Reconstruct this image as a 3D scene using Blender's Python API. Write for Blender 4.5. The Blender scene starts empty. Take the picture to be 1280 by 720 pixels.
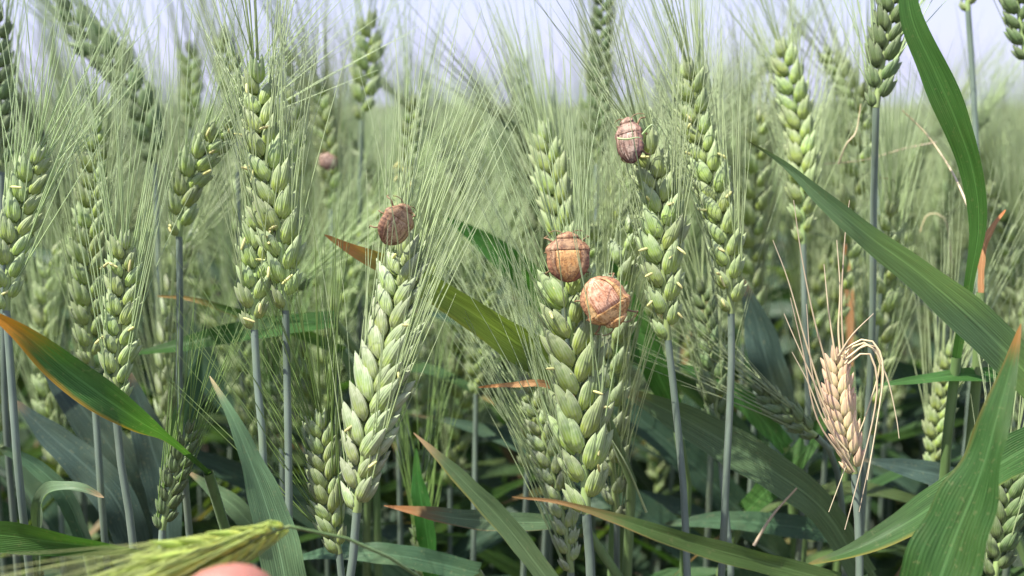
import bpy, math, random
import numpy as np
from mathutils import Vector, Matrix
random.seed(7); np.random.seed(7)
rad = math.radians
S = bpy.context.scene
COL = S.collection

# ------------------------------------------------------------------ camera
CAMZ = 0.80
PITCH = rad(9.5)
FPX = 1372.0
cd = bpy.data.cameras.new('camera'); cam = bpy.data.objects.new('camera', cd); COL.objects.link(cam)
cam.location = (0, 0, CAMZ); cam.rotation_euler = (rad(90) - PITCH, 0, 0)
cd.sensor_width = 36; cd.lens = 36 * FPX / 1280; cd.clip_start = 0.01; cd.clip_end = 2000
cd.dof.use_dof = True; cd.dof.focus_distance = 0.27; cd.dof.aperture_fstop = 13.5
S.camera = cam
# ------------------------------------------------------------------ world and sun
SUN_EL, SUN_AZ = rad(61), rad(250)          # azimuth clockwise from +Y: high on the left
w = bpy.data.worlds.new('World'); S.world = w; w.use_nodes = True
nt = w.node_tree; bg = nt.nodes['Background']
sky = nt.nodes.new('ShaderNodeTexSky'); sky.sky_type = 'NISHITA'; sky.sun_disc = False
sky.sun_elevation = SUN_EL; sky.sun_rotation = SUN_AZ
sky.air_density = 1.3; sky.dust_density = 1.2; sky.ozone_density = 3.0
tint = nt.nodes.new('ShaderNodeMix'); tint.data_type = 'RGBA'; tint.blend_type = 'MIX'
# a thin even veil of bright haze over the whole sky
tint.inputs[0].default_value = 0.72; tint.inputs[7].default_value = (4.9, 5.0, 7.9, 1)
nt.links.new(sky.outputs[0], tint.inputs[6]); nt.links.new(tint.outputs[2], bg.inputs[0])
bg.inputs[1].default_value = 0.085
sd = bpy.data.lights.new('sun', 'SUN'); sun = bpy.data.objects.new('sun', sd); COL.objects.link(sun)
sd.energy = 5.0; sd.angle = rad(0.6); sd.color = (1.0, 0.96, 0.86)
sdir = Vector((math.sin(SUN_AZ) * math.cos(SUN_EL), math.cos(SUN_AZ) * math.cos(SUN_EL), math.sin(SUN_EL)))
sun.rotation_euler = sdir.to_track_quat('Z', 'Y').to_euler(); sun.location = (0, 0, 5)
S.view_settings.view_transform = 'Standard'; S.view_settings.look = 'None'
S.view_settings.exposure = 1.1; S.view_settings.gamma = 1
S.cycles.max_bounces = 8; S.cycles.transparent_max_bounces = 8

CAM = Vector((0, 0, CAMZ))
FWD = Vector((0, math.cos(PITCH), -math.sin(PITCH))); UP = Vector((0, math.sin(PITCH), math.cos(PITCH))); RT = Vector((1, 0, 0))
def P(x, y, d):
    """place in the field seen at (x, y) of the 1280x720 view, d metres in front of the camera"""
    return CAM + FWD * d + RT * ((x - 640) / FPX * d) + UP * ((360 - y) / FPX * d)

# ------------------------------------------------------------------ materials
def new_mat(name):
    m = bpy.data.materials.new(name); m.use_nodes = True
    n = m.node_tree; n.nodes.clear()
    return m, n
def node(n, t, **kw):
    x = n.nodes.new(t)
    for k, v in kw.items(): setattr(x, k, v)
    return x
def ramp(n, fac, stops):
    r = n.nodes.new('ShaderNodeValToRGB'); e = r.color_ramp.elements
    while len(e) < len(stops): e.new(0.5)
    for i, (p, c) in enumerate(stops):
        e[i].position = p; e[i].color = (*c, 1) if len(c) == 3 else c
    n.links.new(fac, r.inputs[0]); return r.outputs[0]
def mix(n, fac, a, b, mode='MIX'):
    m = n.nodes.new('ShaderNodeMix'); m.data_type = 'RGBA'; m.blend_type = mode
    for s, v in ((m.inputs[0], fac), (m.inputs[6], a), (m.inputs[7], b)):
        if isinstance(v, (int, float)): s.default_value = v
        elif isinstance(v, tuple): s.default_value = (*v, 1) if len(v) == 3 else v
        else: n.links.new(v, s)
    return m.outputs[2]
def math_(n, op, a, b=None, c=None):
    m = n.nodes.new('ShaderNodeMath'); m.operation = op
    for i, v in enumerate((a, b, c)):
        if v is None: continue
        if isinstance(v, (int, float)): m.inputs[i].default_value = v
        else: n.links.new(v, m.inputs[i])
    return m.outputs[0]
def noise(n, scale, detail=3, vec=None, rough=.6):
    x = n.nodes.new('ShaderNodeTexNoise'); x.inputs['Scale'].default_value = scale
    x.inputs['Detail'].default_value = detail; x.inputs['Roughness'].default_value = rough
    if vec is not None: n.links.new(vec, x.inputs['Vector'])
    return x.outputs['Fac']
def vary(n, col, amount=.25):
    """every individual a little lighter or darker, bluer or yellower"""
    oi = n.nodes.new('ShaderNodeObjectInfo')
    h = n.nodes.new('ShaderNodeHueSaturation'); n.links.new(col, h.inputs['Color'])
    n.links.new(math_(n, 'MULTIPLY_ADD', oi.outputs['Random'], .022, .489), h.inputs['Hue'])
    n.links.new(math_(n, 'MULTIPLY_ADD', oi.outputs['Random'], amount * 2, 1 - amount), h.inputs['Value'])
    return h.outputs[0]
def finish(n, col, rough=.5, transl=0., bump=None, bstr=.3, bdist=.0004, spec=.4, sheen=0., tcol=None):
    p = n.nodes.new('ShaderNodeBsdfPrincipled'); n.links.new(col, p.inputs['Base Color'])
    p.inputs['Roughness'].default_value = rough; p.inputs['Specular IOR Level'].default_value = spec
    if sheen:
        p.inputs['Sheen Weight'].default_value = sheen; p.inputs['Sheen Roughness'].default_value = .4
    o = n.nodes.new('ShaderNodeOutputMaterial'); out = p.outputs[0]
    if bump is not None:
        b = n.nodes.new('ShaderNodeBump'); b.inputs['Strength'].default_value = bstr; b.inputs['Distance'].default_value = bdist
        n.links.new(bump, b.inputs['Height']); n.links.new(b.outputs[0], p.inputs['Normal'])
    if transl:
        t = n.nodes.new('ShaderNodeBsdfTranslucent'); n.links.new(tcol if tcol is not None else col, t.inputs[0])
        ms = n.nodes.new('ShaderNodeMixShader'); ms.inputs[0].default_value = transl
        n.links.new(p.outputs[0], ms.inputs[1]); n.links.new(t.outputs[0], ms.inputs[2]); out = ms.outputs[0]
    n.links.new(out, o.inputs[0])

def husk_mat(name, base, mid, tip, edge, transl=.3, blotch=.35):
    m, n = new_mat(name)
    uv = node(n, 'ShaderNodeUVMap'); sx = node(n, 'ShaderNodeSeparateXYZ'); n.links.new(uv.outputs[0], sx.inputs[0])
    u, v = sx.outputs[0], sx.outputs[1]
    tc = node(n, 'ShaderNodeTexCoord')
    nz = noise(n, 420, 3, tc.outputs['Object']); nz2 = noise(n, 90, 2, tc.outputs['Object'])
    vv = math_(n, 'ADD', v, math_(n, 'MULTIPLY_ADD', nz2, .3, -.15))
    c = ramp(n, vv, [(0, base), (.30, base), (.52, mid), (1, tip)])
    vein = math_(n, 'SINE', math_(n, 'MULTIPLY_ADD', u, 88., math_(n, 'MULTIPLY', nz2, 3.)))
    c = mix(n, math_(n, 'MULTIPLY_ADD', vein, .13, .13), c, edge)
    e = math_(n, 'POWER', math_(n, 'ABSOLUTE', math_(n, 'COSINE', math_(n, 'MULTIPLY', u, 6.2832))), 12.)
    c = mix(n, math_(n, 'MULTIPLY', e, .75), c, edge)
    c = mix(n, math_(n, 'MULTIPLY', ramp(n, nz, [(.45, (0, 0, 0)), (.7, (1, 1, 1))]), blotch), c, edge)
    c = vary(n, c, .16)
    finish(n, c, .48, transl, vein, .25, .0003, .35, .15)
    return m
def awn_mat(name, a, b, transl=.35):
    m, n = new_mat(name)
    uv = node(n, 'ShaderNodeUVMap'); sx = node(n, 'ShaderNodeSeparateXYZ'); n.links.new(uv.outputs[0], sx.inputs[0])
    c = vary(n, ramp(n, sx.outputs[1], [(0, a), (1, b)]), .2)
    finish(n, c, .4, transl, spec=.5); return m
def leaf_mat(name, col, tip=None, edge=None, tipw=.15, stripe=.25, sheen=.0, transl=.38, spots=.15, tcol=None, upper=None):
    """blade: u across, v from the tip (0) to the base (1)"""
    m, n = new_mat(name)
    uv = node(n, 'ShaderNodeUVMap'); sx = node(n, 'ShaderNodeSeparateXYZ'); n.links.new(uv.outputs[0], sx.inputs[0])
    u, v = sx.outputs[0], sx.outputs[1]
    tc = node(n, 'ShaderNodeTexCoord')
    cb = node(n, 'ShaderNodeCombineXYZ'); n.links.new(math_(n, 'MULTIPLY', u, 14.), cb.inputs[0]); n.links.new(math_(n, 'MULTIPLY', v, 2.5), cb.inputs[1])
    st = noise(n, 2.2, 4, cb.outputs[0]); blot = noise(n, 45, 4, tc.outputs['Object']); fine = noise(n, 900, 2, tc.outputs['Object'])
    dark = tuple(x * .62 for x in col); light = tuple(min(1, x * 1.45 + .012) for x in col)
    c = ramp(n, st, [(.3, dark), (.5, col), (.72, light)])
    vein = math_(n, 'SINE', math_(n, 'MULTIPLY', u, 120.))
    c = mix(n, math_(n, 'MULTIPLY_ADD', vein, .5 * stripe, .5 * stripe), c, light)
    mid = math_(n, 'LESS_THAN', math_(n, 'ABSOLUTE', math_(n, 'SUBTRACT', u, .5)), .022)
    c = mix(n, math_(n, 'MULTIPLY', mid, .55), c, tuple(min(1, x * 1.9 + .03) for x in col))
    c = mix(n, math_(n, 'MULTIPLY', ramp(n, blot, [(.5, (0, 0, 0)), (.75, (1, 1, 1))]), spots), c, (.22, .22, .07))
    c = mix(n, math_(n, 'MULTIPLY', ramp(n, fine, [(.62, (0, 0, 0)), (.68, (1, 1, 1))]), spots), c, (.35, .32, .16))
    if edge:
        e = math_(n, 'ADD', math_(n, 'SUBTRACT', 1., u), math_(n, 'MULTIPLY_ADD', blot, .25, -.12))
        e = math_(n, 'ADD', e, math_(n, 'MULTIPLY', v, .25))
        c = mix(n, ramp(n, e, [(0.02, (1, 1, 1)), (.22, (0, 0, 0))]), c, edge)
    if tip:
        t = math_(n, 'ADD', v, math_(n, 'MULTIPLY_ADD', st, .3, -.15))
        t = math_(n, 'ADD', t, math_(n, 'MULTIPLY_ADD', blot, .12, -.06))
        k = ramp(n, t, [(max(0, tipw * .55), (1, 1, 1)), (tipw, (.45, .45, .45)), (tipw * 1.5 + .02, (0, 0, 0))])
        c = mix(n, k, c, tip)
    c = vary(n, c, .16)
    finish(n, c, .42, transl, math_(n, 'ADD', vein, st), .35, .0002, .28, sheen,
           tcol=mix(n, 1., c, (1.25, 1.35, .5), 'MULTIPLY'))
    return m
def stem_mat(name, a, b, spots=.3):
    m, n = new_mat(name)
    tc = node(n, 'ShaderNodeTexCoord')
    mp = node(n, 'ShaderNodeMapping'); mp.inputs['Scale'].default_value = (600, 600, 14); n.links.new(tc.outputs['Object'], mp.inputs[0])
    f = noise(n, 1, 3, mp.outputs[0]); g = noise(n, 60, 3, tc.outputs['Object'])
    mp2 = node(n, 'ShaderNodeMapping'); mp2.inputs['Scale'].default_value = (120, 120, 22); n.links.new(tc.outputs['Object'], mp2.inputs[0])
    c = mix(n, f, a, b); c = mix(n, ramp(n, noise(n, 1, 4, mp2.outputs[0]), [(.42, (0, 0, 0)), (.66, (.75, .75, .75))]), c, tuple(x * .6 for x in a))
    c = mix(n, math_(n, 'MULTIPLY', ramp(n, g, [(.5, (0, 0, 0)), (.7, (1, 1, 1))]), spots), c, (.20, .24, .10))
    finish(n, vary(n, c, .15), .5, 0, f, .25, .0003, .35, .1); return m

MAT = {
 'green': husk_mat('green_husk', (.36, .50, .06), (.26, .37, .12), (.36, .44, .21), (.60, .65, .42)),
 'silver': husk_mat('silvery_green_husk', (.34, .46, .08), (.28, .37, .16), (.38, .44, .27), (.56, .60, .42), blotch=.5),
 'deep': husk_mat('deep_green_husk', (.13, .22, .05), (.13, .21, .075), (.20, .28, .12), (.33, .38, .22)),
 'lime': husk_mat('yellow_green_husk', (.56, .62, .08), (.34, .48, .07), (.38, .50, .12), (.74, .72, .20)),
 'dry': husk_mat('dry_tan_husk', (.56, .48, .20), (.62, .44, .25), (.62, .39, .25), (.78, .62, .44), transl=.1),
 'awn': awn_mat('pale_green_awn', (.44, .54, .26), (.54, .62, .38), .38),
 'awn_bright': awn_mat('bright_green_awn', (.24, .40, .10), (.34, .48, .18)),
 'awn_dry': awn_mat('straw_awn', (.60, .48, .28), (.62, .52, .36), .15),
 'awn_lime': awn_mat('yellow_green_awn', (.44, .54, .14), (.50, .52, .26), .3),
 'stem': stem_mat('bluish_green_stem', (.12, .17, .125), (.20, .25, .20)),
 'rachis': stem_mat('ear_axis_green', (.22, .31, .09), (.30, .38, .16)),
 'stem_green': stem_mat('green_stem', (.10, .18, .05), (.17, .26, .10)),
 'leaf_a': leaf_mat('field_leaf_green', (.036, .082, .024), tip=(.24, .18, .07), tipw=.05),
 'leaf_b': leaf_mat('field_leaf_bluish', (.036, .075, .042), tip=(.20, .13, .05), tipw=.04, sheen=.1),
 'leaf_c': leaf_mat('field_leaf_yellowing', (.07, .115, .035), tip=(.22, .14, .06), tipw=.14),
}
m, n = new_mat('pale_anther'); rgb = node(n, 'ShaderNodeRGB'); rgb.outputs[0].default_value = (.66, .64, .26, 1); finish(n, vary(n, rgb.outputs[0], .2), .6, .2); MAT['anther'] = m
m, n = new_mat('soil'); tc = node(n, 'ShaderNodeTexCoord')
a = noise(n, 30, 8, tc.outputs['Object']); c = ramp(n, a, [(.3, (.06, .045, .03)), (.7, (.16, .12, .08))]); finish(n, c, .95, 0, a, .8, .02); MAT['soil'] = m

# ------------------------------------------------------------------ geometry in numpy: a piece is (V, F quads, UV, slot)
def A(p): return np.array([tuple(q) for q in p], float)
def spline(pts, n):
    p = A(pts); k = len(p)
    if k == 2: return np.array([p[0] + (p[1] - p[0]) * t for t in np.linspace(0, 1, n)])
    q = np.vstack([2 * p[0] - p[1], p, 2 * p[-1] - p[-2]])
    seg = np.r_[0, np.cumsum(np.linalg.norm(np.diff(p, axis=0), axis=1))]; out = []
    for s in np.linspace(0, seg[-1], n):
        i = min(k - 2, int(np.searchsorted(seg, s, 'right') - 1)); t = (s - seg[i]) / max(1e-9, seg[i + 1] - seg[i])
        a, b, c, d = q[i], q[i + 1], q[i + 2], q[i + 3]
        out.append(.5 * (2 * b + (c - a) * t + (2 * a - 5 * b + 4 * c - d) * t * t + (3 * b - a - 3 * c + d) * t ** 3))
    return np.array(out)
def unit(v): return v / np.maximum(1e-12, np.linalg.norm(v, axis=-1, keepdims=True))
def grid_faces(r, c, wrap):
    i = np.arange(r - 1)[:, None]; j = np.arange(c if wrap else c - 1)[None, :]; j2 = (j + 1) % c
    return np.stack([i * c + j, i * c + j2, (i + 1) * c + j2, (i + 1) * c + j], -1).reshape(-1, 4)
def tube(pts, r, sides=6, slot=0, ref=None):
    p = np.asarray(pts, float); n = len(p); r = np.broadcast_to(np.asarray(r, float), (n,))
    t = unit(np.gradient(p, axis=0)); ref = np.array([.31, .93, .17]) if ref is None else ref
    a = unit(np.cross(t, ref)); b = np.cross(t, a)
    an = np.linspace(0, 2 * math.pi, sides, endpoint=False)
    V = p[:, None] + r[:, None, None] * (a[:, None] * np.cos(an)[None, :, None] + b[:, None] * np.sin(an)[None, :, None])
    U = np.stack(np.broadcast_arrays((an / 6.2832)[None, :], np.linspace(0, 1, n)[:, None]), -1)
    return V.reshape(-1, 3), grid_faces(n, sides, True), U.reshape(-1, 2), slot
def husk(L, W, D, seg=9, rings=8, slot=0, beak=.5):
    t = np.linspace(0, 1, rings); t = t ** .9
    prof = (t + .012) ** .5 * (1 - t * .99) ** .86; prof /= prof.max(); prof += .035 * (1 - t); prof[0] *= .5
    an = np.linspace(0, 2 * math.pi, seg, endpoint=False)
    x = W / 2 * prof[:, None] * np.cos(an); y = D / 2 * prof[:, None] * np.sin(an)
    y = y * np.where(np.sin(an) > .9, 1.12, 1.0)                       # keel
    z = np.repeat((t * L)[:, None], seg, 1)
    x = x + beak * W * .12 * (t ** 3)[:, None]
    V = np.stack([x, y, z], -1)
    U = np.stack(np.broadcast_arrays((an / 6.2832)[None, :], t[:, None]), -1)
    return V.reshape(-1, 3), grid_faces(rings, seg, True), U.reshape(-1, 2), slot
def xf(piece, M=None, off=None, scale=1.):
    V, F, U, s = piece; V = V * scale
    if M is not None: V = V @ np.asarray(M).T
    if off is not None: V = V + np.asarray(off)
    return V, F, U, s
def rot(axis, deg):
    a = rad(deg); c, s = math.cos(a), math.sin(a)
    return np.array({'x': [[1, 0, 0], [0, c, -s], [0, s, c]], 'y': [[c, 0, s], [0, 1, 0], [-s, 0, c]], 'z': [[c, -s, 0], [s, c, 0], [0, 0, 1]]}[axis])
def ribbon(p, w, nrm, across=5, fold=.12, slot=0, wave=0.):
    p = np.asarray(p, float); n = len(p); t = unit(np.gradient(p, axis=0)); s = unit(np.cross(t, nrm)); nn = np.cross(s, t)
    u = np.linspace(-1, 1, across)
    V = p[:, None] + s[:, None] * (u[None, :, None] * (w / 2)[:, None, None]) - nn[:, None] * ((1 - np.abs(u))[None, :, None] * (w * fold)[:, None, None])
    if wave:
        ph = np.linspace(0, 1, n) * 23
        V += nn[:, None] * (np.sin(ph)[:, None] * (u ** 2)[None, :] * np.sign(u)[None, :] * (w * wave)[:, None])[:, :, None]
    U = np.stack(np.broadcast_arrays(((u + 1) / 2)[None, :], np.linspace(0, 1, n)[:, None]), -1)
    return V.reshape(-1, 3), grid_faces(n, across, False), U.reshape(-1, 2), slot
def to_mesh(name, pieces, mats, smooth=True):
    V = np.vstack([p[0] for p in pieces]); U = np.vstack([p[2] for p in pieces])
    offs = np.cumsum([0] + [len(p[0]) for p in pieces[:-1]])
    F = np.vstack([p[1] + o for p, o in zip(pieces, offs)])
    MI = np.concatenate([np.full(len(p[1]), p[3]) if np.isscalar(p[3]) else p[3] for p in pieces]).astype(np.int32)
    me = bpy.data.meshes.new(name); me.vertices.add(len(V)); me.vertices.foreach_set('co', V.astype(np.float32).ravel())
    me.loops.add(F.size); me.loops.foreach_set('vertex_index', F.astype(np.int32).ravel())
    me.polygons.add(len(F)); me.polygons.foreach_set('loop_start', np.arange(0, F.size, 4, dtype=np.int32))
    me.update(calc_edges=True)
    me.polygons.foreach_set('material_index', MI)
    if smooth: me.polygons.foreach_set('use_smooth', np.ones(len(F), bool))
    uvl = me.uv_layers.new(name='UVMap'); uvl.data.foreach_set('uv', U[F.ravel()].astype(np.float32).ravel())
    for m in mats: me.materials.append(m)
    me.update(); return me
def merge(pieces):
    offs = np.cumsum([0] + [len(p[0]) for p in pieces[:-1]])
    return (np.vstack([p[0] for p in pieces]), np.vstack([p[1] + o for p, o in zip(pieces, offs)]), np.vstack([p[2] for p in pieces]),
            np.concatenate([np.full(len(p[1]), p[3]) if np.isscalar(p[3]) else p[3] for p in pieces]))
def link(name, me, parent=None, loc=(0, 0, 0)):
    o = bpy.data.objects.new(name, me); COL.objects.link(o); o.parent = parent; o.location = loc; return o
def empty(name, loc, label, cat, group=None):
    o = bpy.data.objects.new(name, None); COL.objects.link(o); o.location = loc; o.empty_display_size = .01
    tag(o, label, cat, group); return o
def tag(o, label, cat, group=None):
    o['label'] = label; o['category'] = cat
    if group: o['group'] = group
    return o

# ------------------------------------------------------------------ spikelets
MM = .001
def spikelet_geo(rng, seg=9, rings=8, lite=False, slim=1.):
    """z along the spikelet, x outward from the ear axis, y across; about 13 mm long"""
    r = lambda a: rng.uniform(-a, a); out = []
    specs = [(11.0, 4.3, 3.0, .2, 1.7, 4, -7), (11.0, 4.3, 3.0, .2, -1.7, 4, 7), (14.4, 4.2, 3.6, 1.2, 1.2, 10, -6), (14.4, 4.2, 3.6, 1.2, -1.2, 10, 6), (13.2, 4.0, 3.5, 1.9, 0, 18, 0)]
    if lite: specs = [specs[0], specs[1], specs[4]]
    for L, W, D, x, y, ay, ax in specs:
        h = husk(L * MM * (2 - slim), W * MM * (1.25 if lite else slim), D * MM * slim, seg, rings)
        M = rot('y', ay + r(3)) @ rot('x', ax + r(3)) @ rot('z', r(12))
        out.append(xf(h, M, (x * MM, y * MM, r(.5) * MM)))
    return out
_rng = random.Random(3)
SPK = {}
def spk_mesh(key, i):
    if (key, i) not in SPK: SPK[(key, i)] = to_mesh('spikelet', [merge(spikelet_geo(random.Random(40 + i), slim=.66 if key == 'lime' else 1.))], [MAT[key]])
    return SPK[(key, i)]
def ear_frames(pts, n, roll, scale, rng, view=None, tilt=15, taper=True, base=.72):
    """node frames along the ear: position, axis, outward, matrix (columns x,y,z), size"""
    c = spline(pts, 80); L = np.r_[0, np.cumsum(np.linalg.norm(np.diff(c, axis=0), axis=1))]
    T = unit(np.gradient(c, axis=0)); out = []
    for k in range(n + 1):
        f = (k + .15) / (n + .9); s = f * L[-1]; i = min(78, int(np.searchsorted(L, s))); p = c[i]; t = T[i]
        v = view if view is not None else unit(np.array(CAM) - p)
        sd_ = unit(np.cross(t, v)); fr = np.cross(sd_, t)
        a = rad(roll + rng.uniform(-7, 7)); side = sd_ * math.cos(a) + fr * math.sin(a)
        term = k == n
        sg = 1 if k % 2 else -1; x = side * sg
        if term: x = fr
        al = rad(4 if term else tilt * .8 + rng.uniform(-5, 5))
        z = t * math.cos(al) + x * math.sin(al); xo = x * math.cos(al) - t * math.sin(al); y = np.cross(z, xo)
        sz = scale * (1 if not taper else (base + (1.1 - base) * min(1, f / .22 * (1 if base > .6 else .5))) * (1 - .28 * max(0, (f - .62) / .38))) * rng.uniform(.86, 1.1)
        out.append((p + (0 if term else 1) * x * .5 * MM, t, x, np.stack([xo, y, z], 1), sz))
    return c, out
def awns_geo(frames, rng, length, spread, lean=(0, 0, 0), per=2, r0=.24, sides=3, segs=5, slot=0, droop=0.):
    out = []; lean = np.array(lean, float)
    for p, t, x, M, sz in frames:
        for k in range(per):
            yy = M[:, 1] * (rng.uniform(.5, 1.6) * (1 if k % 2 else -1))
            st = p + M[:, 2] * (9.8 + (k % 3)) * MM * sz + yy * MM * sz + M[:, 0] * (1.2 + k) * MM * sz
            d = t + x * math.tan(rad(max(2, rng.gauss(spread, spread * .45)))) + yy * rng.uniform(-.02, .22) + lean * rng.uniform(.6, 1.3)
            d = d / np.linalg.norm(d); L = length * rng.uniform(.75, 1.12)
            cv = x * rng.uniform(-.05, .10) + yy * rng.uniform(-.05, .05) + np.array([rng.uniform(-.05, .05), 0, -droop])
            s = np.linspace(0, 1, segs)[:, None]
            out.append(tube(st + d * L * s + cv * L * s * s, np.linspace(r0, .06, segs) * MM * (.75 + .25 * sz), sides, slot))
    return out

# ------------------------------------------------------------------ a wheat stalk near the camera
def hero_stalk(label, ear, stem, width, mat='green', roll=0, awn=58, spread=8, lean=(0, 0, 0), per=2, seed=1, n=None, anthers=0,
               awnmat='awn', stemmat='stem', stem_r=1.15, tilt=15, name='wheat_stalk', cat='wheat stalk', group='wheat stalks standing close to the camera', gap=.36, r0=.24, awn_parts=False, base=.72):
    """ear: (x, y, d) points from base to tip; stem: points from the ear base downwards, then straight to the soil"""
    rng = random.Random(seed)
    ep = [P(*q) for q in ear]; d0 = ear[0][2]; wm = width / FPX * d0
    L = sum((ep[i + 1] - ep[i]).length for i in range(len(ep) - 1))
    n = n or max(6, int(round(L / (wm * gap * .86)))); scale = wm / (17.6 * MM)
    sp = [ep[0]] + [P(*q) for q in stem]
    last = sp[-1]; foot = Vector((last.x + rng.uniform(-.02, .02), last.y + rng.uniform(.0, .02), 0))
    sp += [last.lerp(foot, q) for q in (.06, .14, .26, .42, .6, .8, 1.)]
    root = empty(name, foot, label, cat, group); f = np.array(foot)
    c = spline(sp, 60); rr = np.linspace(stem_r * .8, stem_r * 1.25, 60) * MM
    for k in (34, 48): rr[k] *= 1.4                                      # nodes of the culm
    st = [tube(c - f, rr, 8)]
    link('stem', to_mesh('stem', st, [MAT[stemmat]]), root)
    if seed % 2 == 0 and mat != 'dry':                                   # leaf sheath round the lower culm
        i0 = 22 + seed % 9; link('sheath', to_mesh('sheath', [tube(c[i0:] - f, rr[i0:] * 1.35, 8)], [MAT['stem_green']]), root)
    cc, fr = ear_frames([np.array(q) for q in ep], n, roll, scale, rng, tilt=tilt, base=base)
    b = np.array(ep[0])
    e = link('ear', to_mesh('ear_axis', [tube(cc - b, np.linspace(stem_r * .85, .4, len(cc)) * MM, 6)], [MAT['rachis']]), root, Vector(b - f))
    for i, (p, t, x, M, sz) in enumerate(fr):
        s = link('spikelet', spk_mesh(mat, rng.randrange(4)), e)
        s.matrix_local = Matrix.Translation(Vector(p - b)) @ Matrix([list(r_) for r_ in M]).to_4x4() @ Matrix.Scale(sz, 4)
    if awn:
        if awn_parts:
            for g in awns_geo(fr, rng, awn * MM, spread, lean, per, r0=r0, segs=8):
                g = (g[0] - b, *g[1:]); link('awn', to_mesh('awn', [g], [MAT[awnmat]]), e)
        else:
            g = awns_geo(fr + fr[-1:] * 2, rng, awn * MM, spread, lean, per, r0=r0)
            g = [(q[0] - b, *q[1:]) for q in g]
            a = link('awns', to_mesh('awns', g, [MAT[awnmat]]), e); a['kind'] = 'stuff'
    for k in range(anthers * 2):
        p, t, x, M, sz = rng.choice(fr[:-1]); sg = rng.choice((-1, 1))
        q0 = p + M[:, 2] * rng.uniform(5, 10) * MM * sz + x * 3.0 * MM * sz - np.array(FWD) * rng.uniform(1, 3) * MM
        d = unit(np.array([rng.uniform(-1, 1), -.3, rng.uniform(-1, .4)])); l = rng.uniform(2.2, 3.6) * MM
        g = [tube(np.array([q0 - b + d * l * s for s in (0, .1, .5, .9, 1)]), np.array([.1, .30, .38, .30, .1]) * MM, 6)]
        link('anther', to_mesh('anther', g, [MAT['anther']]), e)
    return root, e

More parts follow.
